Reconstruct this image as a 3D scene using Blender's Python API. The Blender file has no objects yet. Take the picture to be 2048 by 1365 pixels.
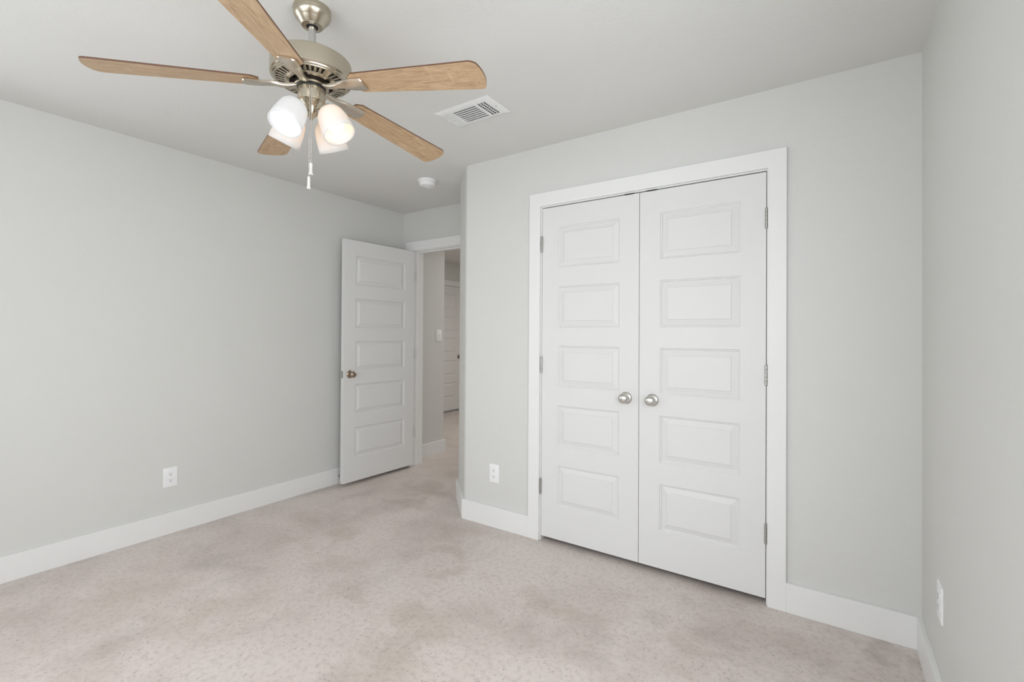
import bpy, bmesh, math, random
from mathutils import Vector, Matrix

S = bpy.context.scene
COL = S.collection
PI = math.pi
R = math.radians

# ------------------------------------------------------------------ camera
YAW, PITCH, ROLL = R(34.0658), R(0.3791), R(0.3483)
CAM_POS = Vector((3.4703, -2.5328, 1.2710))
FPX, PPX, PPY = 944.68, 1024.35, 662.98
fw = Vector((-math.sin(YAW) * math.cos(PITCH), math.cos(YAW) * math.cos(PITCH), math.sin(PITCH)))
rt0 = Vector((math.cos(YAW), math.sin(YAW), 0))
up0 = rt0.cross(fw)
rt = math.cos(ROLL) * rt0 + math.sin(ROLL) * up0
up = -math.sin(ROLL) * rt0 + math.cos(ROLL) * up0
cd = bpy.data.cameras.new('camera')
cam = bpy.data.objects.new('camera', cd)
COL.objects.link(cam)
M = Matrix((rt, up, -fw)).transposed().to_4x4()
M.translation = CAM_POS
cam.matrix_world = M
cd.sensor_width = 36
cd.lens = FPX / 2048 * 36
cd.shift_x = -(PPX - 1024) / 2048
cd.shift_y = -(682.5 - PPY) / 2048
cd.clip_start = 0.02
S.camera = cam

# ------------------------------------------------------------------ world, lights, exposure
S.view_settings.view_transform = 'Standard'
S.view_settings.look = 'None'
S.view_settings.gamma = 1
S.view_settings.use_curve_mapping = False
S.view_settings.exposure = -0.09
try:
    S.cycles.max_bounces = 16
    S.cycles.diffuse_bounces = 10
    S.cycles.use_denoising = True
    S.cycles.sample_clamp_indirect = 6
except Exception:
    pass
W = bpy.data.worlds.new('sky')
S.world = W
W.use_nodes = True
bg = W.node_tree.nodes['Background']
bg.inputs[0].default_value = (0.85, 0.93, 1.0, 1)
bg.inputs[1].default_value = 2.0

ROOM_W, BACK_Y, H = 3.776, -3.45, 2.44
ENTRY_Y = 0.690
WL = (-3.32, -2.16, 0.60, 2.08)     # y0, y1, z0, z1 of the unseen window added in the left wall for light
WB = (1.25, 3.45, 0.60, 2.08)       # x0, x1, z0, z1 of the unseen window added behind the camera for frontal light
WR = (-2.90, -1.36, 0.60, 2.08)     # the same for the unseen light-giving window added in the right wall


def area(name, loc, rot, sx, sy, power, col=(1, 1, 1)):
    l = bpy.data.lights.new(name, 'AREA')
    l.shape = 'RECTANGLE'
    l.size, l.size_y = sx, sy
    l.energy = power
    l.color = col
    o = bpy.data.objects.new(name, l)
    o.location = loc
    o.rotation_euler = rot
    COL.objects.link(o)
    return o


area('added_daylight', (-0.16, (WL[0] + WL[1]) / 2, (WL[2] + WL[3]) / 2), (0, R(-73), 0),
     WL[3] - WL[2], WL[1] - WL[0], 12, (0.99, 0.995, 1.0))  # area lamp added as daylight through the unseen left window
area('added_daylight', (ROOM_W + 0.16, (WR[0] + WR[1]) / 2, (WR[2] + WR[3]) / 2), (0, R(73), 0),
     WR[3] - WR[2], WR[1] - WR[0], 32, (0.99, 0.995, 1.0))  # added area lamp at the unseen right window, brightens the long wall
area('added_daylight', ((WB[0] + WB[1]) / 2, BACK_Y - 0.16, (WB[2] + WB[3]) / 2), (R(74), 0, 0),
     WB[1] - WB[0], WB[3] - WB[2], 27, (0.99, 0.995, 1.0))  # added frontal area lamp at the unseen window behind the camera
area('hall_fill', (0.45, 2.6, 2.42), (0, 0, 0), 0.3, 0.3, 27, (1.0, 0.95, 0.90))  # unseen fill without a fixture, added to brighten the hall


# ------------------------------------------------------------------ materials
def mat(name):
    m = bpy.data.materials.new(name)
    m.use_nodes = True
    nt = m.node_tree
    return m, nt, nt.nodes['Principled BSDF']


def N(nt, t, **kw):
    n = nt.nodes.new(t)
    for k, v in kw.items():
        if k.startswith('i_'):
            n.inputs[k[2:].replace('_', ' ')].default_value = v
        else:
            setattr(n, k, v)
    return n


def ramp(nt, fac, stops):
    r = nt.nodes.new('ShaderNodeValToRGB')
    e = r.color_ramp.elements
    while len(e) < len(stops):
        e.new(0.5)
    for i, (p, c) in enumerate(stops):
        e[i].position = p
        e[i].color = c if len(c) == 4 else (*c, 1)
    nt.links.new(fac, r.inputs[0])
    return r.outputs[0]


def mixc(nt, fac, a, b, blend='MIX'):
    n = nt.nodes.new('ShaderNodeMix')
    n.data_type = 'RGBA'
    n.blend_type = blend
    for val, idx in ((fac, 0), (a, 6), (b, 7)):
        if isinstance(val, (int, float)):
            n.inputs[idx].default_value = val
        elif isinstance(val, tuple):
            n.inputs[idx].default_value = (*val, 1)
        else:
            nt.links.new(val, n.inputs[idx])
    return n.outputs[2]


def coords(nt, scale=(1, 1, 1), which='Object'):
    tc = nt.nodes.new('ShaderNodeTexCoord')
    mp = nt.nodes.new('ShaderNodeMapping')
    mp.inputs['Scale'].default_value = scale
    nt.links.new(tc.outputs[which], mp.inputs[0])
    return mp.outputs[0]


def noise(nt, co, scale, detail=4, rough=0.5, dist=0.0):
    n = nt.nodes.new('ShaderNodeTexNoise')
    n.inputs['Scale'].default_value = scale
    n.inputs['Detail'].default_value = detail
    n.inputs['Roughness'].default_value = rough
    n.inputs['Distortion'].default_value = dist
    nt.links.new(co, n.inputs['Vector'])
    return n.outputs['Fac']


def bump(nt, b, h, strength, dist):
    n = nt.nodes.new('ShaderNodeBump')
    n.inputs['Strength'].default_value = strength
    n.inputs['Distance'].default_value = dist
    nt.links.new(h, n.inputs['Height'])
    nt.links.new(n.outputs[0], b.inputs['Normal'])


def paint(name, col, rough, tex=0.0, dist=0.002, scale=95, spec=0.5):
    m, nt, b = mat(name)
    co = coords(nt)
    f = noise(nt, co, 2.0, 3)
    c = mixc(nt, f, tuple(x * 0.985 for x in col), tuple(min(1, x * 1.015) for x in col))
    nt.links.new(c, b.inputs['Base Color'])
    b.inputs['Roughness'].default_value = rough
    b.inputs['Specular IOR Level'].default_value = spec
    if tex:
        h = noise(nt, co, scale, 3, 0.55)
        hr = ramp(nt, h, [(0.38, (0, 0, 0)), (0.66, (1, 1, 1))])
        bump(nt, b, hr, tex, dist)
    return m


def metal(name, col, rough, scale=None):
    m, nt, b = mat(name)
    b.inputs['Metallic'].default_value = 1
    b.inputs['Base Color'].default_value = (*col, 1)
    co = coords(nt, scale or (1, 1, 60))
    f = noise(nt, co, 14, 3)
    rr = ramp(nt, f, [(0.3, (rough * 0.94,) * 3), (0.7, (rough * 1.07,) * 3)])
    nt.links.new(rr, b.inputs['Roughness'])
    return m


def plain(name, col, rough=0.5, metallic=0, emit=None):
    m, nt, b = mat(name)
    co = coords(nt)
    f = noise(nt, co, 30, 2)
    c = mixc(nt, f, tuple(x * 0.97 for x in col), tuple(min(1, x * 1.03) for x in col))
    nt.links.new(c, b.inputs['Base Color'])
    b.inputs['Roughness'].default_value = rough
    b.inputs['Metallic'].default_value = metallic
    if emit:
        b.inputs['Emission Color'].default_value = (*emit[0], 1)
        b.inputs['Emission Strength'].default_value = emit[1]
    return m


WALL = paint('wall_paint', (0.662, 0.664, 0.645), 0.55, 0.20, 0.0015, 80, 0.3)
CEIL = paint('ceiling_paint', (0.710, 0.711, 0.694), 0.75, 0.16, 0.0015, 85, 0.2)
TRIM = paint('trim_enamel', (0.800, 0.803, 0.798), 0.36, spec=0.3)
DOOR = paint('door_enamel', (0.730, 0.732, 0.726), 0.38, spec=0.22)
PLASTIC = plain('white_plastic', (0.86, 0.865, 0.87), 0.3)
VENTM = plain('vent_enamel', (0.80, 0.81, 0.80), 0.35)
DARK = plain('cavity_shade', (0.012, 0.011, 0.010), 0.8)  # near-black colour painted in for the shade inside holes
SLOT_SHADE = plain('slot_shade', (0.05, 0.047, 0.042), 0.7)  # dark grey painted for the shade inside the outlet slots
BLACKP = plain('black_plastic', (0.02, 0.019, 0.02), 0.35)
RUBBER = plain('brown_rubber', (0.07, 0.055, 0.05), 0.5)
NICKEL = metal('brushed_nickel', (0.52, 0.470, 0.380), 0.26, (0.3, 0.3, 60))
NICKEL_ARM = metal('satin_nickel', (0.64, 0.59, 0.51), 0.34, (8, 60, 8))
KNOBM = metal('knob_nickel', (0.62, 0.61, 0.58), 0.26, (1, 1, 1))
KNOBD = metal('aged_nickel', (0.42, 0.34, 0.28), 0.24, (1, 1, 1))
HINGEM = metal('hinge_steel', (0.45, 0.44, 0.42), 0.35, (1, 1, 1))
CHAINM = metal('chain_metal', (0.62, 0.60, 0.57), 0.3, (1, 1, 1))
FOBM = plain('white_fob', (0.66, 0.65, 0.63), 0.3)


def floor_material():
    m, nt, b = mat('stained_concrete')
    co = coords(nt)
    big = noise(nt, co, 1.5, 8, 0.60, 0.4)
    base = ramp(nt, big, [(0.28, (0.470, 0.410, 0.378)), (0.42, (0.575, 0.510, 0.478)),
                          (0.54, (0.632, 0.568, 0.535)), (0.75, (0.672, 0.615, 0.584))])
    # tan blotches
    st = noise(nt, coords(nt, (1.0, 1.5, 1.0)), 1.9, 7, 0.62, 0.3)
    sm = ramp(nt, st, [(0.55, (0, 0, 0)), (0.70, (0.35, 0.35, 0.35))])
    c1 = mixc(nt, sm, base, (0.420, 0.366, 0.296))
    # grey cloudy patches, drawn out along the trowel
    st2 = noise(nt, coords(nt, (1.5, 0.8, 1.0)), 2.5, 7, 0.62, 0.3)
    sm2 = ramp(nt, st2, [(0.55, (0, 0, 0)), (0.70, (0.32, 0.32, 0.32))])
    c2 = mixc(nt, sm2, c1, (0.345, 0.305, 0.280))
    # individual stains: centre, half sizes, strength, colour
    wob = N(nt, 'ShaderNodeTexNoise')
    wob.inputs['Scale'].default_value = 5.0
    wob.inputs['Detail'].default_value = 8
    nt.links.new(co, wob.inputs['Vector'])
    wsub = N(nt, 'ShaderNodeVectorMath', operation='SUBTRACT')
    wsub.inputs[1].default_value = (0.5, 0.5, 0.5)
    nt.links.new(wob.outputs['Color'], wsub.inputs[0])
    wsc = N(nt, 'ShaderNodeVectorMath', operation='SCALE')
    wsc.inputs['Scale'].default_value = 0.62
    nt.links.new(wsub.outputs[0], wsc.inputs[0])
    wad = N(nt, 'ShaderNodeVectorMath', operation='ADD')
    nt.links.new(co, wad.inputs[0])
    nt.links.new(wsc.outputs[0], wad.inputs[1])
    TAN, BRN, GRY = (0.420, 0.362, 0.285), (0.300, 0.250, 0.210), (0.330, 0.295, 0.270)
    for (x, y), (a, c), amt, colr in (((0.76, 0.29), (0.30, 0.20), 0.75, BRN), ((0.70, -1.65), (0.34, 0.22), 0.60, TAN), ((1.10, -1.60), (0.20, 0.14), 0.55, TAN),
                                      ((0.90, -0.59), (0.17, 0.11), 0.75, TAN), ((0.49, -0.66), (0.20, 0.10), 0.70, TAN), ((1.62, -0.49), (0.16, 0.13), 0.75, TAN),
                                      ((1.83, -0.63), (0.13, 0.10), 0.70, TAN), ((1.47, -1.05), (0.18, 0.14), 0.60, TAN), ((1.94, -1.02), (0.20, 0.12), 0.65, TAN),
                                      ((2.46, -0.59), (0.30, 0.10), 0.70, TAN), ((2.64, -0.71), (0.13, 0.10), 0.55, GRY), ((2.97, -0.52), (0.22, 0.07), 0.60, TAN),
                                      ((3.50, 0.02), (0.26, 0.10), 0.65, BRN), ((3.68, -0.12), (0.10, 0.16), 0.80, BRN), ((0.78, -1.29), (0.30, 0.12), 0.45, GRY),
                                      ((3.16, -0.50), (0.14, 0.05), 0.55, GRY), ((0.88, -0.04), (0.24, 0.12), 0.55, BRN)):
        mp = N(nt, 'ShaderNodeMapping')
        mp.inputs['Location'].default_value = (-x / a, -y / c, 0)
        mp.inputs['Scale'].default_value = (1 / a, 1 / c, 0)
        nt.links.new(wad.outputs[0], mp.inputs[0])
        ln = N(nt, 'ShaderNodeVectorMath', operation='LENGTH')
        nt.links.new(mp.outputs[0], ln.inputs[0])
        c2 = mixc(nt, ramp(nt, ln.outputs['Value'], [(0.10, (amt * 0.56,) * 3), (0.62, (amt * 0.30,) * 3), (1.05, (0, 0, 0))]), c2, colr)
    fine = noise(nt, co, 170, 3, 0.6)
    fm = ramp(nt, fine, [(0.30, (0.90, 0.89, 0.88)), (0.50, (1, 1, 1))])
    c3 = mixc(nt, 1.0, c2, fm, 'MULTIPLY')
    mid = noise(nt, co, 42, 6, 0.72)
    mm = ramp(nt, mid, [(0.36, (0.83, 0.82, 0.81)), (0.50, (1, 1, 1)), (0.70, (1.06, 1.06, 1.06))])
    c4 = mixc(nt, 0.9, c3, mm, 'MULTIPLY')
    # little pits, two sizes
    c5 = c4
    for sc, r0, r1, lo, hi, amt in ((21, 0.035, 0.095, 0.42, 0.56, 0.9), (44, 0.10, 0.22, 0.38, 0.54, 0.46), (9, 0.012, 0.045, 0.45, 0.60, 0.9)):
        v = N(nt, 'ShaderNodeTexVoronoi')
        v.inputs['Scale'].default_value = sc
        wv = N(nt, 'ShaderNodeVectorMath', operation='ADD')
        nz = N(nt, 'ShaderNodeTexNoise')
        nz.inputs['Scale'].default_value = 60
        nt.links.new(co, nz.inputs['Vector'])
        ms = N(nt, 'ShaderNodeVectorMath', operation='SCALE')
        ms.inputs['Scale'].default_value = 0.012
        nt.links.new(nz.outputs['Color'], ms.inputs[0])
        nt.links.new(co, wv.inputs[0])
        nt.links.new(ms.outputs[0], wv.inputs[1])
        nt.links.new(wv.outputs[0], v.inputs['Vector'])
        dsp = ramp(nt, v.outputs['Distance'], [(r0, (1, 1, 1)), (r1, (0, 0, 0))])
        pk = ramp(nt, noise(nt, coords(nt, (1, 1, 1.0 + sc * 0.01)), 7.0 if sc > 30 else 4.0, 4), [(lo, (0, 0, 0)), (hi, (amt, amt, amt))])
        pm = mixc(nt, 1.0, dsp, pk, 'MULTIPLY')
        c5 = mixc(nt, pm, c5, (0.205, 0.180, 0.160))
    nt.links.new(c5, b.inputs['Base Color'])
    rr = ramp(nt, mid, [(0.3, (0.30, 0.30, 0.30)), (0.7, (0.42, 0.42, 0.42))])
    nt.links.new(rr, b.inputs['Roughness'])
    b.inputs['Specular IOR Level'].default_value = 0.45
    bump(nt, b, mid, 0.06, 0.001)
    return m


def wood_material():
    m, nt, b = mat('light_oak')
    co = coords(nt, (0.45, 9.0, 9.0))
    warp = noise(nt, coords(nt, (0.7, 3.0, 1.0)), 6, 3)
    g1 = noise(nt, co, 16, 7, 0.65, 0.9)
    col = ramp(nt, g1, [(0.30, (0.350, 0.228, 0.128)), (0.47, (0.525, 0.362, 0.215)), (0.66, (0.645, 0.470, 0.300))])
    g2 = noise(nt, coords(nt, (1.6, 70.0, 1.0)), 9, 3)
    pore = ramp(nt, g2, [(0.36, (0.62, 0.55, 0.48)), (0.50, (1, 1, 1))])
    c = mixc(nt, 0.8, col, pore, 'MULTIPLY')
    # pale cross-cut flecks
    g3 = noise(nt, coords(nt, (55.0, 5.0, 1.0)), 2.0, 2)
    g4 = noise(nt, coords(nt, (5.0, 8.0, 1.0)), 2.0, 2)
    fl = mixc(nt, 1.0, ramp(nt, g3, [(0.58, (0, 0, 0)), (0.68, (0.45, 0.45, 0.45))]),
              ramp(nt, g4, [(0.50, (0, 0, 0)), (0.62, (1, 1, 1))]), 'MULTIPLY')
    c = mixc(nt, fl, c, (0.66, 0.50, 0.34))
    c = mixc(nt, ramp(nt, warp, [(0.35, (0, 0, 0)), (0.75, (0.35, 0.35, 0.35))]), c, (0.40, 0.280, 0.180))
    nt.links.new(c, b.inputs['Base Color'])
    b.inputs['Roughness'].default_value = 0.42
    return m


def shade_glass(name, tint):
    m = bpy.data.materials.new(name)
    m.use_nodes = True
    nt = m.node_tree
    nt.nodes.remove(nt.nodes['Principled BSDF'])
    out = nt.nodes['Material Output']
    co = coords(nt)
    f = noise(nt, co, 20, 2)
    c = mixc(nt, f, tuple(x * 0.98 for x in tint), tint)
    d = N(nt, 'ShaderNodeBsdfDiffuse')
    t = N(nt, 'ShaderNodeBsdfTranslucent')
    g = N(nt, 'ShaderNodeBsdfGlossy')
    g.inputs['Roughness'].default_value = 0.35
    nt.links.new(c, d.inputs[0])
    nt.links.new(c, t.inputs[0])
    m1 = N(nt, 'ShaderNodeMixShader')
    m1.inputs[0].default_value = 0.35
    nt.links.new(d.outputs[0], m1.inputs[1])
    nt.links.new(t.outputs[0], m1.inputs[2])
    m2 = N(nt, 'ShaderNodeMixShader')
    m2.inputs[0].default_value = 0.05
    nt.links.new(m1.outputs[0], m2.inputs[1])
    nt.links.new(g.outputs[0], m2.inputs[2])
    nt.links.new(m2.outputs[0], out.inputs[0])
    return m


def pane_glass():
    m = bpy.data.materials.new('window_glass')
    m.use_nodes = True
    nt = m.node_tree
    nt.nodes.remove(nt.nodes['Principled BSDF'])
    t = N(nt, 'ShaderNodeBsdfTransparent')
    g = N(nt, 'ShaderNodeBsdfGlossy')
    g.inputs['Roughness'].default_value = 0.02
    mx = N(nt, 'ShaderNodeMixShader')
    mx.inputs[0].default_value = 0.06
    nt.links.new(t.outputs[0], mx.inputs[1])
    nt.links.new(g.outputs[0], mx.inputs[2])
    nt.links.new(mx.outputs[0], nt.nodes['Material Output'].inputs[0])
    return m


FLOORM = floor_material()
WOOD = wood_material()
WOOD_EDGE = plain('dark_wood_edge', (0.12, 0.055, 0.03), 0.45)
SHADE_W = shade_glass('frosted_glass', (0.84, 0.84, 0.84))
BULB_WARM = plain('warm_bulb', (0.9, 0.9, 0.88), 0.4, 0, ((1.0, 0.58, 0.27), 4.7))
BULB_COOL = plain('cool_bulb', (0.9, 0.9, 0.9), 0.4, 0, ((0.90, 0.93, 1.0), 2.1))


# ------------------------------------------------------------------ mesh helpers
def finish(bm, name, m, parent=None, smooth=None, loc=None):
    bmesh.ops.recalc_face_normals(bm, faces=bm.faces[:])
    me = bpy.data.meshes.new(name)
    bm.to_mesh(me)
    bm.free()
    mats = m if isinstance(m, (list, tuple)) else [m]
    for x in mats:
        me.materials.append(x)
    if smooth is not None:
        for p in me.polygons:
            p.use_smooth = True
        try:
            me.set_sharp_from_angle(angle=R(smooth))
        except Exception:
            pass
    o = bpy.data.objects.new(name, me)
    COL.objects.link(o)
    if parent:
        o.parent = parent
    if loc is not None:
        o.location = loc
    return o


def box(bm, x0, x1, y0, y1, z0, z1, bev=0.0, mi=0):
    t = bmesh.new()
    vs = [t.verts.new((x, y, z)) for x in (x0, x1) for y in (y0, y1) for z in (z0, z1)]
    for q in ((0, 1, 3, 2), (4, 6, 7, 5), (0, 4, 5, 1), (2, 3, 7, 6), (0, 2, 6, 4), (1, 5, 7, 3)):
        t.faces.new([vs[i] for i in q])
    bmesh.ops.recalc_face_normals(t, faces=t.faces[:])
    if bev:
        bmesh.ops.bevel(t, geom=t.edges[:], offset=bev, segments=2, affect='EDGES', profile=0.5)
    merge(bm, t, mi)


def merge(bm, t, mi=None, mtx=None):
    mp = {}
    for v in t.verts:
        mp[v] = bm.verts.new(mtx @ v.co if mtx else v.co)
    for f in t.faces:
        try:
            nf = bm.faces.new([mp[v] for v in f.verts])
            nf.material_index = f.material_index if mi is None else mi
        except ValueError:
            pass
    t.free()


def prism(bm, pts, z0, z1, bev=0.0, mi=0, mtx=None):
    t = bmesh.new()
    a = [t.verts.new((x, y, z0)) for x, y in pts]
    b = [t.verts.new((x, y, z1)) for x, y in pts]
    t.faces.new(a[::-1])
    t.faces.new(b)
    n = len(pts)
    for i in range(n):
        t.faces.new((a[i], a[(i + 1) % n], b[(i + 1) % n], b[i]))
    bmesh.ops.recalc_face_normals(t, faces=t.faces[:])
    if bev:
        bmesh.ops.bevel(t, geom=t.edges[:], offset=bev, segments=2, affect='EDGES', profile=0.5)
    merge(bm, t, mi, mtx)


def lathe(bm, prof, n=48, mtx=None, mi=0, cap0=True, cap1=True):
    t = bmesh.new()
    rings = []
    for r, z in prof:
        if r < 1e-6:
            rings.append([t.verts.new((0, 0, z))])
        else:
            rings.append([t.verts.new((r * math.cos(2 * PI * i / n), r * math.sin(2 * PI * i / n), z)) for i in range(n)])
    for a, b in zip(rings, rings[1:]):
        if len(a) == 1 and len(b) == 1:
            continue
        for i in range(n):
            j = (i + 1) % n
            if len(a) == 1:
                t.faces.new((a[0], b[i], b[j]))
            elif len(b) == 1:
                t.faces.new((a[i], a[j], b[0]))
            else:
                t.faces.new((a[i], a[j], b[j], b[i]))
    if cap0 and len(rings[0]) > 1:
        t.faces.new(rings[0][::-1])
    if cap1 and len(rings[-1]) > 1:
        t.faces.new(rings[-1])
    bmesh.ops.recalc_face_normals(t, faces=t.faces[:])
    merge(bm, t, mi, mtx)


def ball(bm, c, r, seg=12, rings=8, mtx=None):
    prof = [(r * math.sin(PI * k / rings), -r * math.cos(PI * k / rings)) for k in range(rings + 1)]
    prof[0] = (0, -r)
    prof[-1] = (0, r)
    mm = Matrix.Translation(c)
    lathe(bm, prof, seg, mm if mtx is None else mtx @ mm)


def frame_along(d, origin):
    """matrix whose local +z points along d"""
    d = Vector(d).normalized()
    q = d.to_track_quat('Z', 'Y')
    m = q.to_matrix().to_4x4()
    m.translation = origin
    return m


def tag(o, label, cat, group=None, kind=None):
    o['label'] = label
    o['category'] = cat
    if group:
        o['group'] = group
    if kind:
        o['kind'] = kind
    return o


def struct(name, bm, m, label, cat, smooth=None):
    return tag(finish(bm, name, m, None, smooth), label, cat, None, 'structure')


def empty(name, loc, rotz=0):
    o = bpy.data.objects.new(name, None)
    o.empty_display_size = 0.1
    o.location = loc
    o.rotation_euler = (0, 0, rotz)
    COL.objects.link(o)
    return o


# ------------------------------------------------------------------ shell
C_X = 1.3646                          # outer corner of the closet block
DGX, DGY = 1.060, 0.295               # far end of its clipped corner
D0, DM, D2 = 1.982, 2.5972, 3.2121    # closet leaves
BB, BT = 0.133, 0.0178
FAR_X = -1.68
T = 0.115

b = bmesh.new(); box(b, FAR_X - 0.3, ROOM_W + 0.3, BACK_Y - 0.15, 5.2, -0.12, 0.0)
struct('floor', b, FLOORM, 'mottled grey-tan stained concrete floor', 'floor')
b = bmesh.new(); box(b, FAR_X - 0.3, ROOM_W + 0.3, BACK_Y - 0.15, 5.2, H, H + 0.12)
struct('ceiling', b, CEIL, 'flat pale grey textured ceiling', 'ceiling')

HALL_END = 1.285
def side_wall(x0, x1, y0, y1, w):
    b = bmesh.new()
    box(b, x0, x1, y0, w[0], 0, H)
    box(b, x0, x1, w[1], y1, 0, H)
    box(b, x0, x1, w[0], w[1], 0, w[2])
    box(b, x0, x1, w[0], w[1], w[3], H)
    return b


b = side_wall(-T, 0, BACK_Y - T, HALL_END, WL)
struct('wall_left', b, WALL, 'long pale grey wall behind the open door', 'wall')
b = side_wall(ROOM_W, ROOM_W + T, BACK_Y - T, T, WR)
struct('wall_right', b, WALL, 'pale grey wall with one outlet beside the closet wall', 'wall')

# closet wall with its clipped corner, and the header above the closet
OX0, OX1, OZ = D0 - 0.022, D2 + 0.022, 2.075


def corner_pts(r=0.022, seg=6):
    """outer line of the clipped corner, rounded"""
    P = [Vector((C_X, 0)), Vector((DGX, DGY))]
    dirs = [Vector((-1, 0)), (P[1] - P[0]).normalized(), Vector((0, 1))]
    out = []
    for k in range(2):
        a, c, d1, d2 = P[k] - dirs[k] * r, P[k] + dirs[k + 1] * r, dirs[k], dirs[k + 1]
        for i in range(seg + 1):
            t = i / seg
            q = (1 - t) ** 2 * a + 2 * t * (1 - t) * P[k] + t * t * c
            out.append((q.x, q.y))
    return out


cp = corner_pts()
b = bmesh.new()
inner = [(DGX + 0.09, ENTRY_Y), (DGX + 0.09, DGY + 0.05), (C_X + 0.05, T), (OX0, T)]
prism(b, [(OX0, 0)] + cp + [(DGX, ENTRY_Y)] + inner, 0, H)
box(b, OX1, ROOM_W, 0, T, 0, H)
box(b, OX0, OX1, 0, T, OZ, H)
struct('wall_front', b, WALL, 'pale grey closet wall with a clipped corner by the doorway', 'wall', 40)

# entry wall around the bedroom door
JX0, JX1, JZ = 0.137, 0.911, 2.062
b = bmesh.new()
TE = 0.137
box(b, 0, JX0 - 0.02, ENTRY_Y, ENTRY_Y + TE, 0, H)
box(b, JX1 + 0.02, 1.24, ENTRY_Y, ENTRY_Y + TE, 0, H)
box(b, JX0 - 0.02, JX1 + 0.02, ENTRY_Y, ENTRY_Y + TE, JZ + 0.02, H)
struct('wall_entry', b, WALL, 'short grey wall above the open doorway', 'wall')

# back wall
b = bmesh.new()
box(b, 0, WB[0], BACK_Y - T, BACK_Y, 0, H)
box(b, WB[1], ROOM_W, BACK_Y - T, BACK_Y, 0, H)
box(b, WB[0], WB[1], BACK_Y - T, BACK_Y, 0, WB[2])
box(b, WB[0], WB[1], BACK_Y - T, BACK_Y, WB[3], H)
struct('wall_back', b, WALL, 'plain grey wall with an added window behind the camera', 'wall')

# closet interior
b = bmesh.new()
box(b, C_X + 0.05, ROOM_W, 0.72, 0.78, 0, H)
box(b, ROOM_W, ROOM_W + T, T, 0.78, 0, H)
box(b, DGX + 0.09, C_X + 0.05, ENTRY_Y, ENTRY_Y + 0.06, 0, H)
struct('wall_closet', b, WALL, 'inner closet walls behind the double doors', 'wall')

# hall
b = bmesh.new()
box(b, FAR_X - T, -T, HALL_END - T, HALL_END, 0, H)
FD0, FD1 = 2.79, 3.555
box(b, FAR_X - T, FAR_X, HALL_END, FD0 - 0.02, 0, H)
box(b, FAR_X - T, FAR_X, FD1 + 0.02, 5.1, 0, H)
box(b, FAR_X - T, FAR_X, FD0 - 0.02, FD1 + 0.02, 2.075, H)
box(b, FAR_X - T, 1.35, 4.98, 5.1, 0, H)
box(b, 1.24, 1.35, ENTRY_Y, 5.1, 0, H)
box(b, FAR_X - 0.3, FAR_X - 0.25, FD0 - 0.3, FD1 + 0.3, 0, H)
struct('wall_hall', b, WALL, 'grey hallway walls beyond the doorway', 'wall')


# ------------------------------------------------------------------ trim
def casing(name, label, place, x0, x1, ztop, wall_depth, t=0.018, w=0.089, jamb=True, stops=True):
    """flat casing on the local plane y=0 (facing -y) around opening x0..x1, with jamb"""
    b = bmesh.new()
    bv = 0.0012
    U = [(x0 - w + 0.006, 0), (x0 - w + 0.006, ztop + w), (x1 + w - 0.006, ztop + w), (x1 + w - 0.006, 0), (x1 + 0.006, 0),
         (x1 + 0.006, ztop + 0.006), (x0 - 0.006, ztop + 0.006), (x0 - 0.006, 0)]
    prism(b, U, 0, t, bv, 0, Matrix.Rotation(R(90), 4, 'X'))
    if jamb:
        box(b, x0 - 0.02, x0, 0, wall_depth, 0, ztop, 0.0006)
        box(b, x1, x1 + 0.02, 0, wall_depth, 0, ztop, 0.0006)
        box(b, x0 - 0.02, x1 + 0.02, 0, wall_depth, ztop, ztop + 0.02, 0.0006)
        if stops:
            s0, s1 = 0.042, 0.075
            box(b, x0, x0 + 0.011, s0, s1, 0, ztop - 0.011, 0.001)
            box(b, x1 - 0.011, x1, s0, s1, 0, ztop - 0.011, 0.001)
            box(b, x0, x1, s0, s1, ztop - 0.011, ztop, 0.001)
    bmesh.ops.transform(b, matrix=place, verts=b.verts[:])
    return struct(name, b, TRIM, label, 'door trim')


I4 = Matrix.Identity(4)
cas1 = casing('trim_1', 'white flat casing framing the double closet doors', I4, D0 - 0.003, D2 + 0.003, 2.0585, 0.09, stops=False)
# ball-catch strikes in the gap over the leaves
for x0 in (2.510, 2.635):
    b = bmesh.new()
    box(b, x0, x0 + 0.056, -0.003, 0.022, 2.0530, 2.0583, 0.0008)
    box(b, x0 + 0.018, x0 + 0.038, -0.005, -0.003, 2.0525, 2.0575, 0.0008)
    o = finish(b, 'catch_plate', BLACKP, cas1)
    o['label'] = 'dark metal ball catch plate'
cas2 = casing('trim_2', 'white casing and jamb around the bedroom doorway', Matrix.Translation((0, ENTRY_Y, 0)),
              JX0, JX1, JZ, TE)
MF = Matrix.Translation((FAR_X, 0, 0)) @ Matrix.Rotation(R(90), 4, 'Z')
casing('trim_3', 'white casing around the far hallway door', MF, FD0 - 0.003, FD1 + 0.003, 2.052, T)


def base_run(b, p0, p1, e0=0.0, e1=0.0):
    """baseboard against the wall line p0->p1, room on the right-hand side of the run"""
    p0, p1 = Vector(p0), Vector(p1)
    d = (p1 - p0).normalized()
    n = Vector((d.y, -d.x))
    a, c = p0, p1
    a2, c2 = p0 + n * BT - d * e0, p1 + n * BT + d * e1
    prism(b, [tuple(a), tuple(c), tuple(c2), tuple(a2)], 0, BB, 0.0012)


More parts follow.
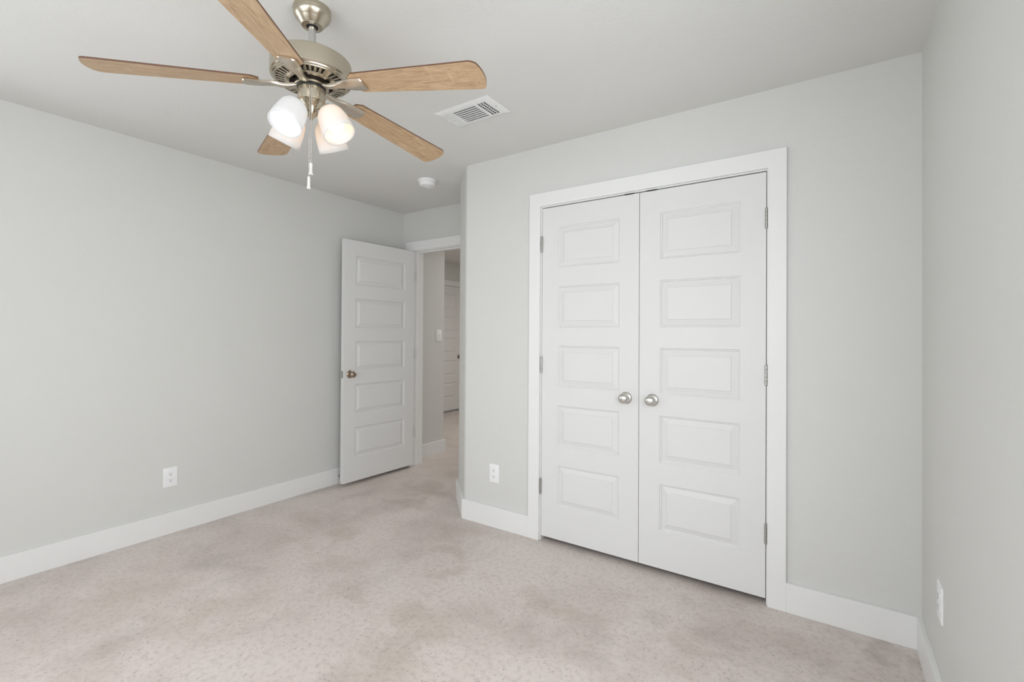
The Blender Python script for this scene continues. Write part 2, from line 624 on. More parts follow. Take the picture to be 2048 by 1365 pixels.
b = bmesh.new()
base_run(b, (0, BACK_Y), (0, ENTRY_Y))
struct('baseboard_left', b, TRIM, 'white baseboard along the long left-hand wall', 'baseboard')
b = bmesh.new()
base_run(b, (ROOM_W, -BT), (ROOM_W, BACK_Y))
struct('baseboard_right', b, TRIM, 'white baseboard along the wall with the edge-on outlet', 'baseboard')
b = bmesh.new()
dgv = Vector((DGX - C_X, DGY)).normalized()
half = math.tan(math.acos(max(-1, min(1, Vector((1, 0)).dot(-dgv)))) / 2)
mit = BT * math.tan((math.acos(Vector((-1, 0)).dot(dgv))) / 2)
mit2 = BT * math.tan((math.acos(dgv.dot(Vector((0, 1))))) / 2)
# runs go from the closet casing round the corner to the doorway: room on the left, so build reversed
base_run(b, (C_X, 0), (D0 - 0.003 - 0.083, 0), e0=mit)
base_run(b, (DGX, DGY), (C_X, 0), e0=mit2, e1=mit)
base_run(b, (DGX, ENTRY_Y), (DGX, DGY), e1=mit2)
struct('baseboard_front', b, TRIM, 'white baseboard wrapping the clipped wall corner', 'baseboard')
b = bmesh.new()
base_run(b, (D2 + 0.003 + 0.083, 0), (ROOM_W, 0))
struct('baseboard_closet', b, TRIM, 'white baseboard between closet casing and right corner', 'baseboard')
b = bmesh.new()
base_run(b, (0, ENTRY_Y + TE), (0, HALL_END), e1=BT)
base_run(b, (0, HALL_END), (-1.2, HALL_END), e0=BT)
base_run(b, (FAR_X, HALL_END), (FAR_X, FD0 - 0.092))
base_run(b, (FAR_X, FD1 + 0.092), (FAR_X, 4.98))
struct('baseboard_hall', b, TRIM, 'white baseboard below the hallway light switch', 'baseboard')
b = bmesh.new()
base_run(b, (ROOM_W, BACK_Y), (0, BACK_Y))
struct('baseboard_back', b, TRIM, 'white baseboard on the wall behind the camera', 'baseboard')


# ------------------------------------------------------------------ doors
ROWS = [(0.228, 0.478), (0.592, 0.842), (0.955, 1.204), (1.314, 1.566), (1.679, 1.930)]


def door_slab(w, z0, z1, th, stile=0.111):
    """slab in local coords: x 0..w, front face at y=0, back at y=th; raised panels on both faces"""
    b = bmesh.new()
    rings = [(0.0, 0.0), (0.0028, 0.0048), (0.0075, 0.0058), (0.0102, 0.0125), (0.0135, 0.0136), (0.0400, 0.0042), (0.0420, 0.0014), (0.0440, 0.0014)]
    for side in (0, 1):
        def P(x, z, d):
            return b.verts.new((x, d if side == 0 else th - d, z))
        xs = [0, stile, w - stile, w]
        zs = [z0] + [q for r in ROWS for q in r] + [z1]
        grid = {(i, j): P(xs[i], zs[j], 0) for i in range(4) for j in range(len(zs))}
        for i in range(3):
            for j in range(len(zs) - 1):
                if i == 1 and j % 2 == 1:
                    prev = [grid[(1, j)], grid[(2, j)], grid[(2, j + 1)], grid[(1, j + 1)]]
                    x0, x1, a, c = xs[1], xs[2], zs[j], zs[j + 1]
                    for off, d in rings[1:]:
                        cur = [P(x0 + off, a + off, d), P(x1 - off, a + off, d), P(x1 - off, c - off, d), P(x0 + off, c - off, d)]
                        for k in range(4):
                            b.faces.new((prev[k], prev[(k + 1) % 4], cur[(k + 1) % 4], cur[k]))
                        prev = cur
                    b.faces.new(prev)
                else:
                    b.faces.new((grid[(i, j)], grid[(i + 1, j)], grid[(i + 1, j + 1)], grid[(i, j + 1)]))
    bmesh.ops.remove_doubles(b, verts=b.verts[:], dist=1e-6)
    # rim
    q = [(0, z0), (w, z0), (w, z1), (0, z1)]
    fv = [b.verts.new((x, 0, z)) for x, z in q]
    bv = [b.verts.new((x, th, z)) for x, z in q]
    for k in range(4):
        b.faces.new((fv[k], fv[(k + 1) % 4], bv[(k + 1) % 4], bv[k]))
    bmesh.ops.remove_doubles(b, verts=b.verts[:], dist=1e-6)
    return b


def hinge_bm(z0, z1, r=0.0065):
    b = bmesh.new()
    n = 5
    h = (z1 - z0) / n
    for k in range(n):
        lathe(b, [(r * 0.9, z0 + k * h + 0.0004), (r, z0 + k * h + 0.0012), (r, z0 + (k + 1) * h - 0.0012), (r * 0.9, z0 + (k + 1) * h - 0.0004)], 16)
    lathe(b, [(0.0035, z0 - 0.002), (0.0045, z0), (0.0045, z1), (0.0035, z1 + 0.003)], 12)
    return b


def make_knob(parent, loc, direction, m, tip=0):
    """knob projecting along direction from the door face"""
    M = frame_along(direction, Vector(loc))
    b = bmesh.new()
    lathe(b, [(0.0335, 0.0), (0.0335, 0.003), (0.032, 0.006), (0.027, 0.009), (0.019, 0.0115), (0.0145, 0.0125), (0, 0.0125)], 40, M)
    ros = finish(b, 'rosette', m, None, 35)
    b = bmesh.new()
    lathe(b, [(0.0130, 0.011), (0.0122, 0.018), (0.0125, 0.024), (0.0165, 0.029), (0.0235, 0.034), (0.0268, 0.041),
              (0.0272, 0.046), (0.0260, 0.052), (0.0225, 0.0575), (0.0160, 0.0610), (0.0080, 0.0625), (0, 0.0628)], 40, M, cap0=True)
    kn = finish(b, 'door_knob', m, parent, 40)
    ros.parent = kn
    b = bmesh.new()
    lathe(b, [(0.0018, 0), (0.0018, 0.0012), (0, 0.0012)], 12,
          M @ Matrix.Translation((0, 0, 0.0205)) @ Matrix.Rotation(R(90), 4, 'Y') @ Matrix.Translation((0, 0, 0.0118))
          if tip == 0 else M @ Matrix.Translation((0, 0, 0.0622)))
    h = finish(b, 'keyhole', BLACKP, kn)
    h['label'] = 'tiny dark pinhole in the knob'
    return kn


# closet leaves
DZ0, DZ1, DTH = 0.029, 2.0520, 0.035
for nm, xa, xb, lab, hx in (('door_1', D0, DM - 0.0016, 'closet door leaf nearer the doorway, knob at its right edge', D0 - 0.002),
                            ('door_2', DM + 0.0016, D2, 'closet door leaf nearer the right-hand corner, knob at its left edge', D2 + 0.002)):
    root = empty(nm, (xa, 0, 0))
    tag(root, 'white five-panel ' + lab, 'door', None, 'structure')
    finish(door_slab(xb - xa, DZ0, DZ1, DTH), 'door_panel', DOOR, root)
    kx = (DM - 0.0725 - xa) if nm == 'door_1' else (DM + 0.0745 - xa)
    make_knob(root, (kx, 0, 0.922), (0, -1, 0), KNOBM)
    for z0, z1 in ((0.287, 0.382), (1.037, 1.132), (1.783, 1.878)):
        o = finish(hinge_bm(z0, z1), 'hinge', HINGEM, root, 35, (hx - xa, -0.005, 0))

# bedroom door, swung open past square against the long wall
PIN = Vector((0.128, ENTRY_Y - 0.006, 0))
ANG = R(-92.4)
root = empty('door_3', PIN, ANG)
tag(root, 'white five-panel bedroom door standing open into the room', 'door', None, 'structure')
EW = 0.762
b = door_slab(EW, 0.026, 2.056, 0.035, 0.113)
bmesh.ops.transform(b, matrix=Matrix.Translation((0.004, 0.006, 0)), verts=b.verts[:])
finish(b, 'door_panel', DOOR, root)
k1 = make_knob(root, (0.004 + EW - 0.062, 0.041, 0.930), (0, 1, 0), KNOBD, 1)
k2 = make_knob(root, (0.004 + EW - 0.062, 0.006, 0.930), (0, -1, 0), KNOBD, 1)
b = bmesh.new()
box(b, 0.004 + EW - 0.0003, 0.004 + EW + 0.0016, 0.0115, 0.0355, 0.900, 0.960, 0.0005)
box(b, 0.004 + EW, 0.004 + EW + 0.0035, 0.019, 0.028, 0.922, 0.938, 0.0005)
lp = finish(b, 'latch_plate', HINGEM, root)
lp['label'] = 'dark metal latch plate on the door edge'
for z0, z1 in ((0.290, 0.379), (1.035, 1.124), (1.775, 1.864)):
    b = hinge_bm(z0, z1, 0.006)
    box(b, -0.001, 0.0036, 0.004, 0.040, z0, z1, 0.0004)
    finish(b, 'hinge', HINGEM, root, 35)

# far hall door
root = empty('door_4', (FAR_X, FD0, 0), R(90))
tag(root, 'closed white panelled door at the end of the hallway', 'door', None, 'structure')
finish(door_slab(FD1 - FD0, 0.030, 2.048, 0.035, 0.113), 'door_panel', DOOR, root)
make_knob(root, (FD1 - FD0 - 0.062, 0, 0.895), (0, -1, 0), KNOBD, 1)

# door stop screwed to the baseboard behind the open door
root = empty('door_stop', (BT, -0.030, 0.066))
tag(root, 'small brown door stop bumper on baseboard behind open door', 'door stop')
b = bmesh.new()
lathe(b, [(0.011, 0), (0.011, 0.003), (0.006, 0.006), (0.0045, 0.012), (0.0045, 0.030), (0.006, 0.032)], 20, frame_along((1, 0, 0), (0, 0, 0)))
finish(b, 'stem', HINGEM, root, 40)
b = bmesh.new()
lathe(b, [(0.007, 0.030), (0.0095, 0.032), (0.0095, 0.040), (0.007, 0.044), (0, 0.045)], 20, frame_along((1, 0, 0), (0, 0, 0)))
finish(b, 'bumper', RUBBER, root, 40)


# ------------------------------------------------------------------ unseen windows, added to light the room
PANE = pane_glass()
for nm, wn, px, py, rz, lab in (('added_window_1', WL, 0.0, (WL[0] + WL[1]) / 2, R(90), 'white framed window added in the long wall as a light source, out of view'),
                            ('added_window_2', WR, ROOM_W, (WR[0] + WR[1]) / 2, R(-90), 'white framed window added beside the camera for its light, out of view'),
                                ('added_window_3', WB, (WB[0] + WB[1]) / 2, BACK_Y, R(180), 'wide white framed window added behind the camera as frontal light')):
    root = empty(nm, (px, py, wn[2]), rz)
    tag(root, lab, 'window', None, 'structure')
    ww, wh = wn[1] - wn[0], wn[3] - wn[2]
    b = bmesh.new()
    for (x0, x1, z0, z1) in ((-ww / 2, -ww / 2 + 0.045, 0, wh), (ww / 2 - 0.045, ww / 2, 0, wh), (-ww / 2, ww / 2, 0, 0.045),
                             (-ww / 2, ww / 2, wh - 0.045, wh), (-ww / 2, ww / 2, wh / 2 - 0.02, wh / 2 + 0.02)):
        box(b, x0, x1, 0.045, 0.085, z0, z1, 0.003)
    finish(b, 'window_frame', TRIM, root)
    b = bmesh.new()
    box(b, -ww / 2, ww / 2, 0.060, 0.064, 0.02, wh - 0.02)
    finish(b, 'window_pane', PANE, root)
    b = bmesh.new()
    box(b, -ww / 2, ww / 2, -0.02, 0.045, -0.0, 0.018, 0.003)
    finish(b, 'window_sill', TRIM, root)


# ------------------------------------------------------------------ outlets and switch
def make_outlet(name, loc, rotz, label, group=None):
    """face toward local -y, centre at the plate's centre"""
    root = empty(name, loc, rotz)
    tag(root, label, 'outlet', group)
    b = bmesh.new()
    w, h = 0.0785, 0.1215
    t = bmesh.new()
    fr = [(-w / 2, -h / 2), (w / 2, -h / 2), (w / 2, h / 2), (-w / 2, h / 2)]
    prof = [(0, 0), (0, 0.0022), (0.0022, 0.0046), (0.0045, 0.0055)]
    prev = None
    for off, d in prof:
        cur = [t.verts.new((x - math.copysign(off, x), -d, z - math.copysign(off, z))) for x, z in fr]
        if prev:
            for k in range(4):
                t.faces.new((prev[k], prev[(k + 1) % 4], cur[(k + 1) % 4], cur[k]))
        prev = cur
    t.faces.new(prev)
    merge(b, t)
    finish(b, 'cover_plate', PLASTIC, root, 25)
    for s in (-1, 1):
        zc = s * 0.0195
        b = bmesh.new()
        pts = []
        rr = 0.0170
        for k in range(48):
            a = 2 * PI * k / 48
            x, z = rr * math.cos(a), rr * math.sin(a)
            pts.append((x, max(-0.0125, min(0.0125, z))))
        prism(b, pts, 0, 0.0022, 0.0, 0, Matrix.Translation((0, -0.0050, zc)) @ Matrix.Rotation(R(90), 4, 'X'))
        rc = finish(b, 'receptacle', PLASTIC, root, 30)
        b = bmesh.new()
        box(b, -0.0075, -0.0052, -0.0076, -0.0070, zc - 0.0005, zc + 0.0085)
        box(b, 0.0052, 0.0073, -0.0076, -0.0070, zc + 0.0010, zc + 0.0080)
        sl = finish(b, 'slot', SLOT_SHADE, rc)  # dark boxes standing in for the shade in the slots
        b = bmesh.new()
        lathe(b, [(0.0027, 0), (0.0027, 0.0006)], 16, frame_along((0, -1, 0), (0, -0.0070, zc - 0.0068)))
        gh = finish(b, 'ground_hole', DARK, rc)  # dark disc standing in for the shade in the hole
    b = bmesh.new()
    lathe(b, [(0.0030, 0), (0.0026, 0.0010), (0, 0.0012)], 16, frame_along((0, -1, 0), (0, -0.0055, 0)))
    finish(b, 'screw', PLASTIC, root, 30)
    return root


OG = 'duplex outlets on the bedroom walls'
make_outlet('wall_outlet', (0, -1.258, 0.353), R(90), 'white duplex outlet low on the long left wall', OG)
make_outlet('wall_outlet', (1.621, 0, 0.349), 0, 'white duplex outlet between the clipped corner and closet casing', OG)
make_outlet('wall_outlet', (ROOM_W, -0.402, 0.379), R(-90), 'white duplex outlet seen nearly edge-on on the right wall', OG)

root = empty('light_switch', (0, 1.202, 1.254), R(90))
tag(root, 'white toggle light switch on hallway wall through the doorway', 'light switch')
b = bmesh.new()
box(b, -0.040, 0.040, -0.0055, 0, -0.062, 0.062, 0.0022)
finish(b, 'cover_plate', PLASTIC, root, 30)
b = bmesh.new()
box(b, -0.0052, 0.0052, -0.0066, -0.005, -0.0122, 0.0122, 0.0004)
finish(b, 'toggle_slot', VENTM, root)
b = bmesh.new()
prism(b, [(-0.005, 0.0), (-0.0165, 0.0085), (-0.0170, 0.0125), (-0.005, 0.0095)], -0.0042, 0.0042, 0.0006, 0,
      Matrix(((0, 0, 1, 0), (1, 0, 0, 0), (0, 1, 0, 0), (0, 0, 0, 1))))
finish(b, 'toggle', PLASTIC, root)
for s in (-1, 1):
    b = bmesh.new()
    lathe(b, [(0.003, 0), (0.0026, 0.001), (0, 0.0012)], 14, frame_along((0, -1, 0), (0, -0.0055, s * 0.030)))
    finish(b, 'screw', PLASTIC, root, 30)

# ------------------------------------------------------------------ ceiling register
VX, VY = 1.8975, -0.600
root = empty('ceiling_vent', (VX, VY, H))
tag(root, 'white rectangular air register on the ceiling beyond the fan', 'air vent')
PX, PY = 0.1785, 0.1030


def rounded(x0, x1, y0, y1, r, seg=5):
    out = []
    for cx, cy, a0 in ((x1 - r, y1 - r, 0), (x0 + r, y1 - r, 90), (x0 + r, y0 + r, 180), (x1 - r, y0 + r, 270)):
        for i in range(seg + 1):
            a = R(a0 + 90 * i / seg)
            out.append((cx + r * math.cos(a), cy + r * math.sin(a)))
    return out


# slots: three banks cut through the face plate
slots = []
for k in range(3):                                   # bank toward the long wall, slots across
    x = 1.7605 + k * 0.0150 - VX
    slots.append((x, x + 0.0085, -0.066, 0.070))
for k in range(7):                                   # middle bank, slots along
    y = -0.6600 + k * 0.0188 - VY
    slots.append((1.816 - VX, 1.966 - VX, y, y + 0.0125))
for k in range(3):                                   # bank toward the corner
    x = 1.9840 + k * 0.0178 - VX
    slots.append((x, x + 0.0118, -0.068, 0.070))
bm0 = bmesh.new()
outer = rounded(-PX, PX, -PY, PY, 0.004, 3)
edges = []


def loop(pts, z):
    vs = [bm0.verts.new((x, y, z)) for x, y in pts]
    return vs, [bm0.edges.new((vs[i], vs[(i + 1) % len(vs)])) for i in range(len(vs))]


ZF = -0.0075
ins = [(x * (PX - 0.012) / PX, y * (PY - 0.012) / PY) for x, y in outer]
vo, eo = loop(ins, ZF)
edges += eo
walls = []
for (x0, x1, y0, y1) in slots:
    r = min(x1 - x0, y1 - y0) * 0.48
    vs, es = loop(rounded(x0, x1, y0, y1, r, 4), ZF)
    edges += es
    walls.append(vs)
bmesh.ops.triangle_fill(bm0, use_beauty=True, use_dissolve=False, edges=edges)
top = [bm0.verts.new((x, y, -0.0005)) for x, y in outer]
n = len(top)
for i in range(n):
    bm0.faces.new((top[i], top[(i + 1) % n], vo[(i + 1) % n], vo[i]))
for vs in walls:
    up_ = [bm0.verts.new((v.co.x, v.co.y, ZF + 0.0022)) for v in vs]
    for i in range(len(vs)):
        j = (i + 1) % len(vs)
        bm0.faces.new((vs[i], vs[j], up_[j], up_[i]))
finish(bm0, 'face_plate', VENTM, root, 30)
b = bmesh.new()
box(b, -PX + 0.02, PX - 0.02, -PY + 0.02, PY - 0.02, -0.0012, -0.0004)
o = finish(b, 'duct_shade', DARK, root)  # flat dark sheet standing in for the duct's shade
o['label'] = 'near-black sheet for the shade of the duct between the vanes'
b = bmesh.new()


def vane(x0, x1, y0, y1, ang, along):
    t = bmesh.new()
    if along == 'x':
        box(t, x0, x1, -0.0030, 0.0030, -0.0004, 0.0004)
        m = Matrix.Translation((0, (y0 + y1) / 2, -0.0036)) @ Matrix.Rotation(ang, 4, 'X')
    else:
        box(t, -0.0045, 0.0045, y0, y1, -0.0004, 0.0004)
        m = Matrix.Translation(((x0 + x1) / 2, 0, -0.0036)) @ Matrix.Rotation(ang, 4, 'Y')
    merge(b, t, 0, m)


for i, (x0, x1, y0, y1) in enumerate(slots):
    if i < 3:
        vane(x0, x1, y0 + 0.006, y1, R(-14), 'y')
    elif i < 10:
        vane(x0, x1, y0 + 0.002, y1 + 0.002, R(38), 'x')
for k in range(8):                                   # cross vanes behind the corner-side bank
    y = -0.060 + k * 0.0158
    vane(1.983 - VX, 2.033 - VX, y, y + 0.008, R(10), 'x')
finish(b, 'vanes', VENTM, root)
for sx in (-1, 1):
    b = bmesh.new()
    lathe(b, [(0.0042, 0), (0.0036, 0.0016), (0, 0.002)], 16, frame_along((0, 0, -1), (sx * (PX - 0.020), 0.0, ZF)))
    finish(b, 'screw', HINGEM if sx > 0 else VENTM, root, 30)

# ------------------------------------------------------------------ smoke detector
root = empty('smoke_detector', (0.918, 0.075, H))
tag(root, 'round white smoke detector on the ceiling near the doorway', 'smoke detector')
b = bmesh.new()
lathe(b, [(0.0700, 0), (0.0705, -0.006), (0.0690, -0.011), (0.060, -0.013), (0, -0.013)], 56)
finish(b, 'mounting_ring', PLASTIC, root, 35)
b = bmesh.new()
lathe(b, [(0.0585, -0.012), (0.0600, -0.016), (0.0605, -0.036), (0.0575, -0.0425), (0.050, -0.0450), (0.028, -0.0465), (0, -0.0470)], 56)
sb = finish(b, 'sensor_body', PLASTIC, root, 35)
b = bmesh.new()
lathe(b, [(0.012, -0.046), (0.012, -0.0495), (0.009, -0.0505), (0, -0.0505)], 24)
finish(b, 'test_button', PLASTIC, sb, 35)
b = bmesh.new()
for k in range(3):
    lathe(b, [(0.0300 + 0.007 * k, -0.0468), (0.0300 + 0.007 * k, -0.0478), (0.0318 + 0.007 * k, -0.0478), (0.0318 + 0.007 * k, -0.0460)], 48, cap0=False, cap1=False)
finish(b, 'grille', VENTM, sb, 35)

# ------------------------------------------------------------------ ceiling fan
FX, FY = 1.915, -1.534
fan = empty('ceiling_fan', (FX, FY, H))
tag(fan, 'five-blade brushed nickel ceiling fan with light oak blades and four lamps', 'ceiling fan')


def Zf(z):
    return z - H


b = bmesh.new()
lathe(b, [(r, Zf(z)) for r, z in [(0.0640, 2.440), (0.0640, 2.4260), (0.0634, 2.4245), (0.0640, 2.4230), (0.0632, 2.4160), (0.0590, 2.4080),
                                  (0.0500, 2.3985), (0.0490, 2.3975), (0.0370, 2.3800), (0.0355, 2.3790), (0.0350, 2.3775), (0.0205, 2.3765),
                                  (0.0205, 2.3900), (0.0, 2.3900)]], 64)
can = finish(b, 'canopy', NICKEL, fan, 22)
b = bmesh.new()
lathe(b, [(0.0203, Zf(2.3772)), (0.0, Zf(2.3774))], 40, cap0=False)
o = finish(b, 'canopy_hole', DARK, can)  # dark disc painted as the shade inside the canopy opening
for a in (205, 235):
    b = bmesh.new()
    prism(b, rounded(-0.0022, 0.0022, -0.005, 0.005, 0.002, 4), 0, 0.001, 0, 0,
          Matrix.Rotation(R(a), 4, 'Z') @ Matrix.Translation((0.0637, 0, Zf(2.4335))) @ Matrix.Rotation(R(90), 4, 'Y') @ Matrix.Rotation(R(90), 4, 'Z'))
    finish(b, 'keyhole_slot', BLACKP, can)
b = bmesh.new()
lathe(b, [(0.0127, Zf(2.395)), (0.0127, Zf(2.235))], 32)
finish(b, 'downrod', metal('rod_steel', (0.60, 0.60, 0.59), 0.25), fan, 40)
b = bmesh.new()
lathe(b, [(r, Zf(z)) for r, z in [(0, 2.262), (0.020, 2.262), (0.028, 2.258), (0.110, 2.2555), (0.128, 2.2520), (0.1345, 2.2475), (0.1350, 2.2455),
                                  (0.1365, 2.2450), (0.1370, 2.2350), (0.1372, 2.1960), (0.1365, 2.1870), (0.1335, 2.1840), (0.1310, 2.1835), (0.1295, 2.1800),
                                  (0.1255, 2.1775), (0.1240, 2.1790), (0.1230, 2.1830), (0.1230, 2.2000), (0, 2.2000)]], 96)
finish(b, 'motor_housing', NICKEL, fan, 22)
# dark windings seen through the slots
b = bmesh.new()
lathe(b, [(0.1225, Zf(2.1930)), (0.060, Zf(2.1850))], 64, cap0=False, cap1=False)
lathe(b, [(0.055, Zf(2.196)), (0.055, Zf(2.166))], 48, cap0=False, cap1=False)
o = finish(b, 'motor_core', plain('motor_dark', (0.045, 0.030, 0.022), 0.5), fan)
o['label'] = 'dark motor windings behind the slots'
# slotted bottom plate
b = bmesh.new()
NS = 40
SUB = 4
rad = [(0.1245, 2.1778), (0.1215, 2.1755), (0.1195, 2.1768), (0.1160, 2.1765), (0.1020, 2.1740), (0.0900, 2.1720), (0.0855, 2.1712), (0.0835, 2.1690), (0.0745, 2.1680), (0.0725, 2.1700)]
nn = NS * SUB
V = [[b.verts.new((r * math.cos(2 * PI * i / nn), r * math.sin(2 * PI * i / nn), Zf(z))) for i in range(nn)] for r, z in rad]
for k in range(len(rad) - 1):
    for i in range(nn):
        s, q = divmod(i, SUB)
        if k in (3, 4) and s % 8 != 7 and q in (1, 2):
            continue
        j = (i + 1) % nn
        b.faces.new((V[k][i], V[k][j], V[k + 1][j], V[k + 1][i]))
pl = finish(b, 'vent_plate', NICKEL, fan, 40)
sm = pl.modifiers.new('thickness', 'SOLIDIFY')
sm.thickness = 0.0022
sm.offset = 0
# flywheel hub
b = bmesh.new()
lathe(b, [(r, Zf(z)) for r, z in [(0.054, 2.1690), (0.0585, 2.1680), (0.0590, 2.1660), (0.0590, 2.1560), (0.0575, 2.1545), (0.045, 2.1545), (0.0, 2.1545)]], 64)
finish(b, 'hub', NICKEL, fan, 30)
b = bmesh.new()
lathe(b, [(0.0480, Zf(2.1546)), (0.0485, Zf(2.1530)), (0.0485, Zf(2.1480)), (0.0, Zf(2.1480))], 64)
finish(b, 'hub_collar', BLACKP, fan, 30)

# blades
DROOP, BPITCH, ZB0 = R(4.85), R(9.91), 2.163
e_ax = Vector((math.cos(DROOP), 0, -math.sin(DROOP)))
t_ax = Vector((0, math.cos(BPITCH), -math.sin(BPITCH)))
n_ax = e_ax.cross(t_ax).normalized()


def blade_pt(s, t, d=0.0):
    return Vector((0, 0, ZB0 - H)) + e_ax * s + t_ax * t + n_ax * d


def blade_outline():
    w0, w1 = 0.0460, 0.0645
    pts = []
    s0 = 0.168
    half = lambda s: w0 + (w1 - w0) * min(1, (s - 0.17) / 0.46)
    pts += [(s0, -0.030), (s0 + 0.022, -half(s0 + 0.022))]
    for k in range(1, 9):
        s = s0 + 0.022 + (0.618 - s0 - 0.022) * k / 8
        pts.append((s, -half(s)))
    tipc = []
    for k in range(1, 32):
        a = 0.5 - 0.5 * math.cos(PI * k / 32)
        t = -w1 + 2 * w1 * a
        x = t / w1
        s = 0.661 - 0.016 * x * x - (0.018 * abs(x) ** 14 if x < 0 else 0.012 * abs(x) ** 24)
        tipc.append((s, t))
    pts += tipc
    for k in range(0, 9):
        s = 0.618 - (0.618 - s0 - 0.022) * k / 8
        pts.append((s, half(s)))
    pts.append((s0, 0.030))
    return pts


bo = blade_outline()


def blade_bm():
    b = bmesh.new()
    lo = [b.verts.new(blade_pt(s, t, -0.0)) for s, t in bo]
    hi = [b.verts.new(blade_pt(s, t, 0.0055)) for s, t in bo]
    b.faces.new(lo)
    b.faces.new(hi)
    n = len(bo)
    for i in range(n):
        f = b.faces.new((lo[i], lo[(i + 1) % n], hi[(i + 1) % n], hi[i]))
        f.material_index = 1
    return b


def arm_bm():
    """blade iron: neck from the hub, dipping, then a paddle under the blade"""
    b = bmesh.new()
    st = []
    for k in range(15):
        s = 0.050 + 0.162 * k / 14
        u = (s - 0.050) / 0.162
        hw = 0.0125 if u < 0.25 else 0.0125 + (0.0300 - 0.0125) * (0.5 - 0.5 * math.cos(PI * min(1, (u - 0.25) / 0.6)))
        v = max(0, min(1, (s - 0.075) / 0.085))
        v = v * v * (3 - 2 * v)
        zb = blade_pt(s, 0).z - 0.0048
        zh = 2.1605 - H - 0.010 * math.sin(PI * min(1, (s - 0.05) / 0.09))
        z = zh * (1 - v) + zb * v
        pit = BPITCH * v
        th = 0.0048 + 0.003 * (1 - v)
        cz = z if v > 0 else zh
        ring = []
        for tt, dd in ((-hw, 0), (-hw * 0.8, -th * 0.9), (0, -th * 1.15), (hw * 0.8, -th * 0.9), (hw, 0), (hw * 0.9, 0.0044 * 1.0), (-hw * 0.9, 0.0044)):
            ring.append(b.verts.new((s, tt * math.cos(pit), cz - tt * math.sin(pit) + dd)))
        st.append(ring)
    # rounded paddle end
    s = 0.2175
    zb = blade_pt(s, 0).z - 0.0048
    ring = []
    for tt, dd in ((-0.021, 0), (-0.019, -0.004), (0, -0.0052), (0.019, -0.004), (0.021, 0), (0.020, 0.0042), (-0.020, 0.0042)):
        ring.append(b.verts.new((s, tt * math.cos(BPITCH), zb - tt * math.sin(BPITCH) + dd)))
    st.append(ring)
    for a, c in zip(st, st[1:]):
        for i in range(7):
            j = (i + 1) % 7
            b.faces.new((a[i], a[j], c[j], c[i]))
    b.faces.new(st[0])
    b.faces.new(st[-1])
    return b


blade0 = finish(blade_bm(), 'blade', [WOOD, WOOD_EDGE], fan)
arm0 = finish(arm_bm(), 'blade_arm', NICKEL_ARM, fan, 40)
for k in range(5):
    a = R(-125.72 + 72 * k)
    if k == 0:
        bl, ar = blade0, arm0
    else:
        bl, ar = blade0.copy(), arm0.copy()
        COL.objects.link(bl)
        COL.objects.link(ar)
    bl.rotation_euler.z = a
    ar.rotation_euler.z = a

# light kit
b = bmesh.new()
lathe(b, [(r, Zf(z)) for r, z in [(0, 2.1500), (0.0440, 2.1500), (0.0460, 2.1490), (0.0463, 2.1460), (0.0463, 2.1080), (0.0455, 2.1040), (0.0420, 2.1020), (0.0, 2.1020)]], 64)
kit = finish(b, 'switch_cup', NICKEL, fan, 25)
b = bmesh.new()
lathe(b, [(r, Zf(z)) for r, z in [(0.0400, 2.1025), (0.0360, 2.0960), (0.0270, 2.0890), (0.0220, 2.0800), (0.0200, 2.0660), (0.0150, 2.0560), (0.0090, 2.0500), (0.0060, 2.0420), (0, 2.0400)]], 48)
finish(b, 'fitter', NICKEL, fan, 30)

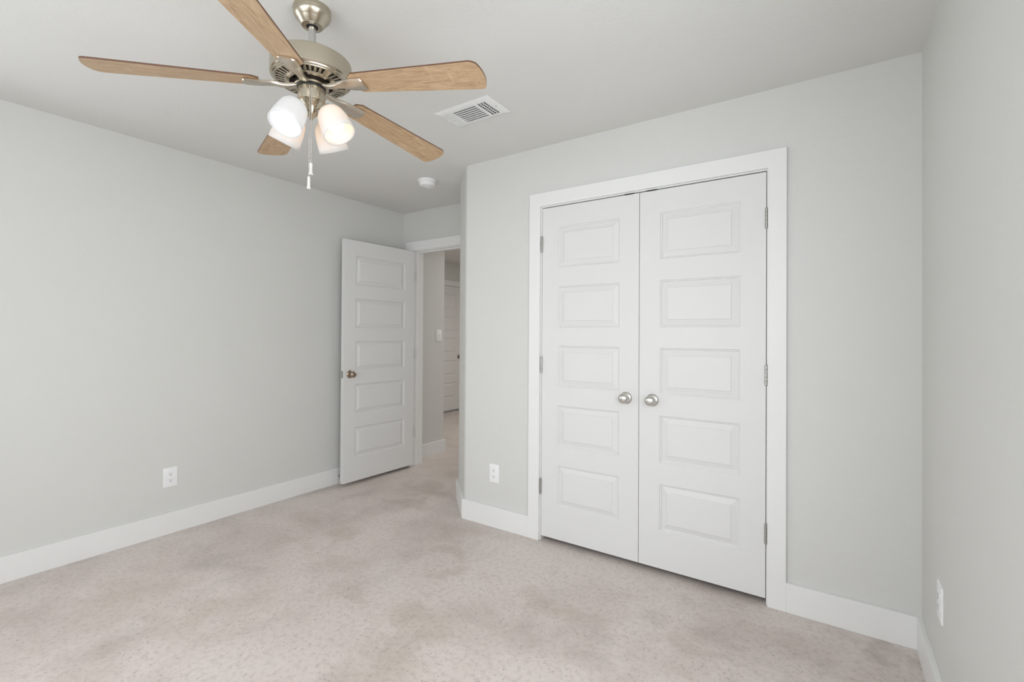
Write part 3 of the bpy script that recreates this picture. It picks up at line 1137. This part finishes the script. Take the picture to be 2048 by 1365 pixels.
AZ0, RHO, ZR, TILT = R(-74.3), 0.1239, 1.9724, R(29)
shade_prof = [(0.0552, 0.0), (0.0540, 0.0200), (0.0520, 0.0450), (0.0490, 0.0680), (0.0450, 0.0850), (0.0380, 0.0970), (0.0280, 0.1045), (0.0190, 0.1070)]
for k in range(4):
    a = AZ0 + k * PI / 2
    ax = Vector((math.sin(TILT) * math.cos(a), math.sin(TILT) * math.sin(a), -math.cos(TILT)))
    rc = Vector((RHO * math.cos(a), RHO * math.sin(a), Zf(ZR)))
    Ms = frame_along(-ax, rc)                       # +z runs from the rim up to the socket
    b = bmesh.new()
    lathe(b, shade_prof, 56, Ms, cap0=False, cap1=False)
    sh = finish(b, 'lamp_shade', SHADE_W, fan, 60)
    so = sh.modifiers.new('thickness', 'SOLIDIFY')
    so.thickness = 0.0026
    so.offset = -1
    b = bmesh.new()
    lathe(b, [(0.0245, 0.1040), (0.0245, 0.1120), (0.0190, 0.1180), (0.0120, 0.1220), (0, 0.1230)], 32, Ms)
    # arm back to the fitter
    p0 = rc - ax * 0.118
    p1 = Vector((0.014 * math.cos(a), 0.014 * math.sin(a), Zf(2.074)))
    d = p1 - p0
    lathe(b, [(0.0075, 0), (0.0075, d.length)], 20, frame_along(d, p0))
    finish(b, 'lamp_socket', NICKEL, fan, 35)
    b = bmesh.new()
    R0 = 0.0300
    prof = [(0, 0.0140)]
    for i in range(1, 13):
        t = i / 12 * R(140)
        prof.append((R0 * math.sin(t), 0.0440 - R0 * math.cos(t)))
    prof += [(0.0150, 0.0780), (0.0135, 0.0900), (0.0135, 0.1000), (0, 0.1000)]
    lathe(b, prof, 32, Ms)
    bu = finish(b, 'bulb', BULB_COOL if k == 0 else BULB_WARM, sh, 60)
    bu['label'] = 'lit cool white bulb' if k == 0 else 'lit warm white bulb'


# pull chains
def chain(px, py, z_top, z_fob, fob):
    b = bmesh.new()
    z = z_top
    while z > z_fob:
        ball(b, (px, py, Zf(z)), 0.0019, 8, 6)
        z -= 0.0043
    lathe(b, [(0.0007, Zf(z_top)), (0.0007, Zf(z_fob))], 6, Matrix.Translation((px, py, 0)))
    c = finish(b, 'pull_chain', CHAINM, fan, 60)
    b = bmesh.new()
    lathe(b, [(r, Zf(z_fob) + z) for r, z in fob], 24, Matrix.Translation((px, py, 0)))
    f = finish(b, 'chain_fob', FOBM, c, 40)
    return c


cdir = Vector((CAM_POS.x - FX, CAM_POS.y - FY, 0)).normalized()
p = cdir * 0.0500
chain(p.x, p.y, 2.1385, 1.8660, [(0.0020, 0.003), (0.0052, 0.001), (0.0056, -0.004), (0.0048, -0.022), (0.0058, -0.034), (0.0085, -0.0365), (0.0085, -0.040), (0.003, -0.041), (0, -0.041)])
p2 = Vector((p.x - 0.0026, p.y - 0.0060, 0))
chain(p2.x, p2.y, 2.1385, 1.8170, [(0.0020, 0.004), (0.0046, 0.001), (0.0048, -0.006), (0.0052, -0.034), (0.0068, -0.037), (0.0066, -0.041), (0, -0.042)])
b = bmesh.new()
lathe(b, [(0.0062, 0), (0.0062, 0.003), (0.0038, 0.006), (0.0030, 0.008), (0, 0.008)], 20, frame_along(cdir, cdir * 0.0458 + Vector((0, 0, Zf(2.1395)))))
finish(b, 'chain_outlet', NICKEL, fan, 35)
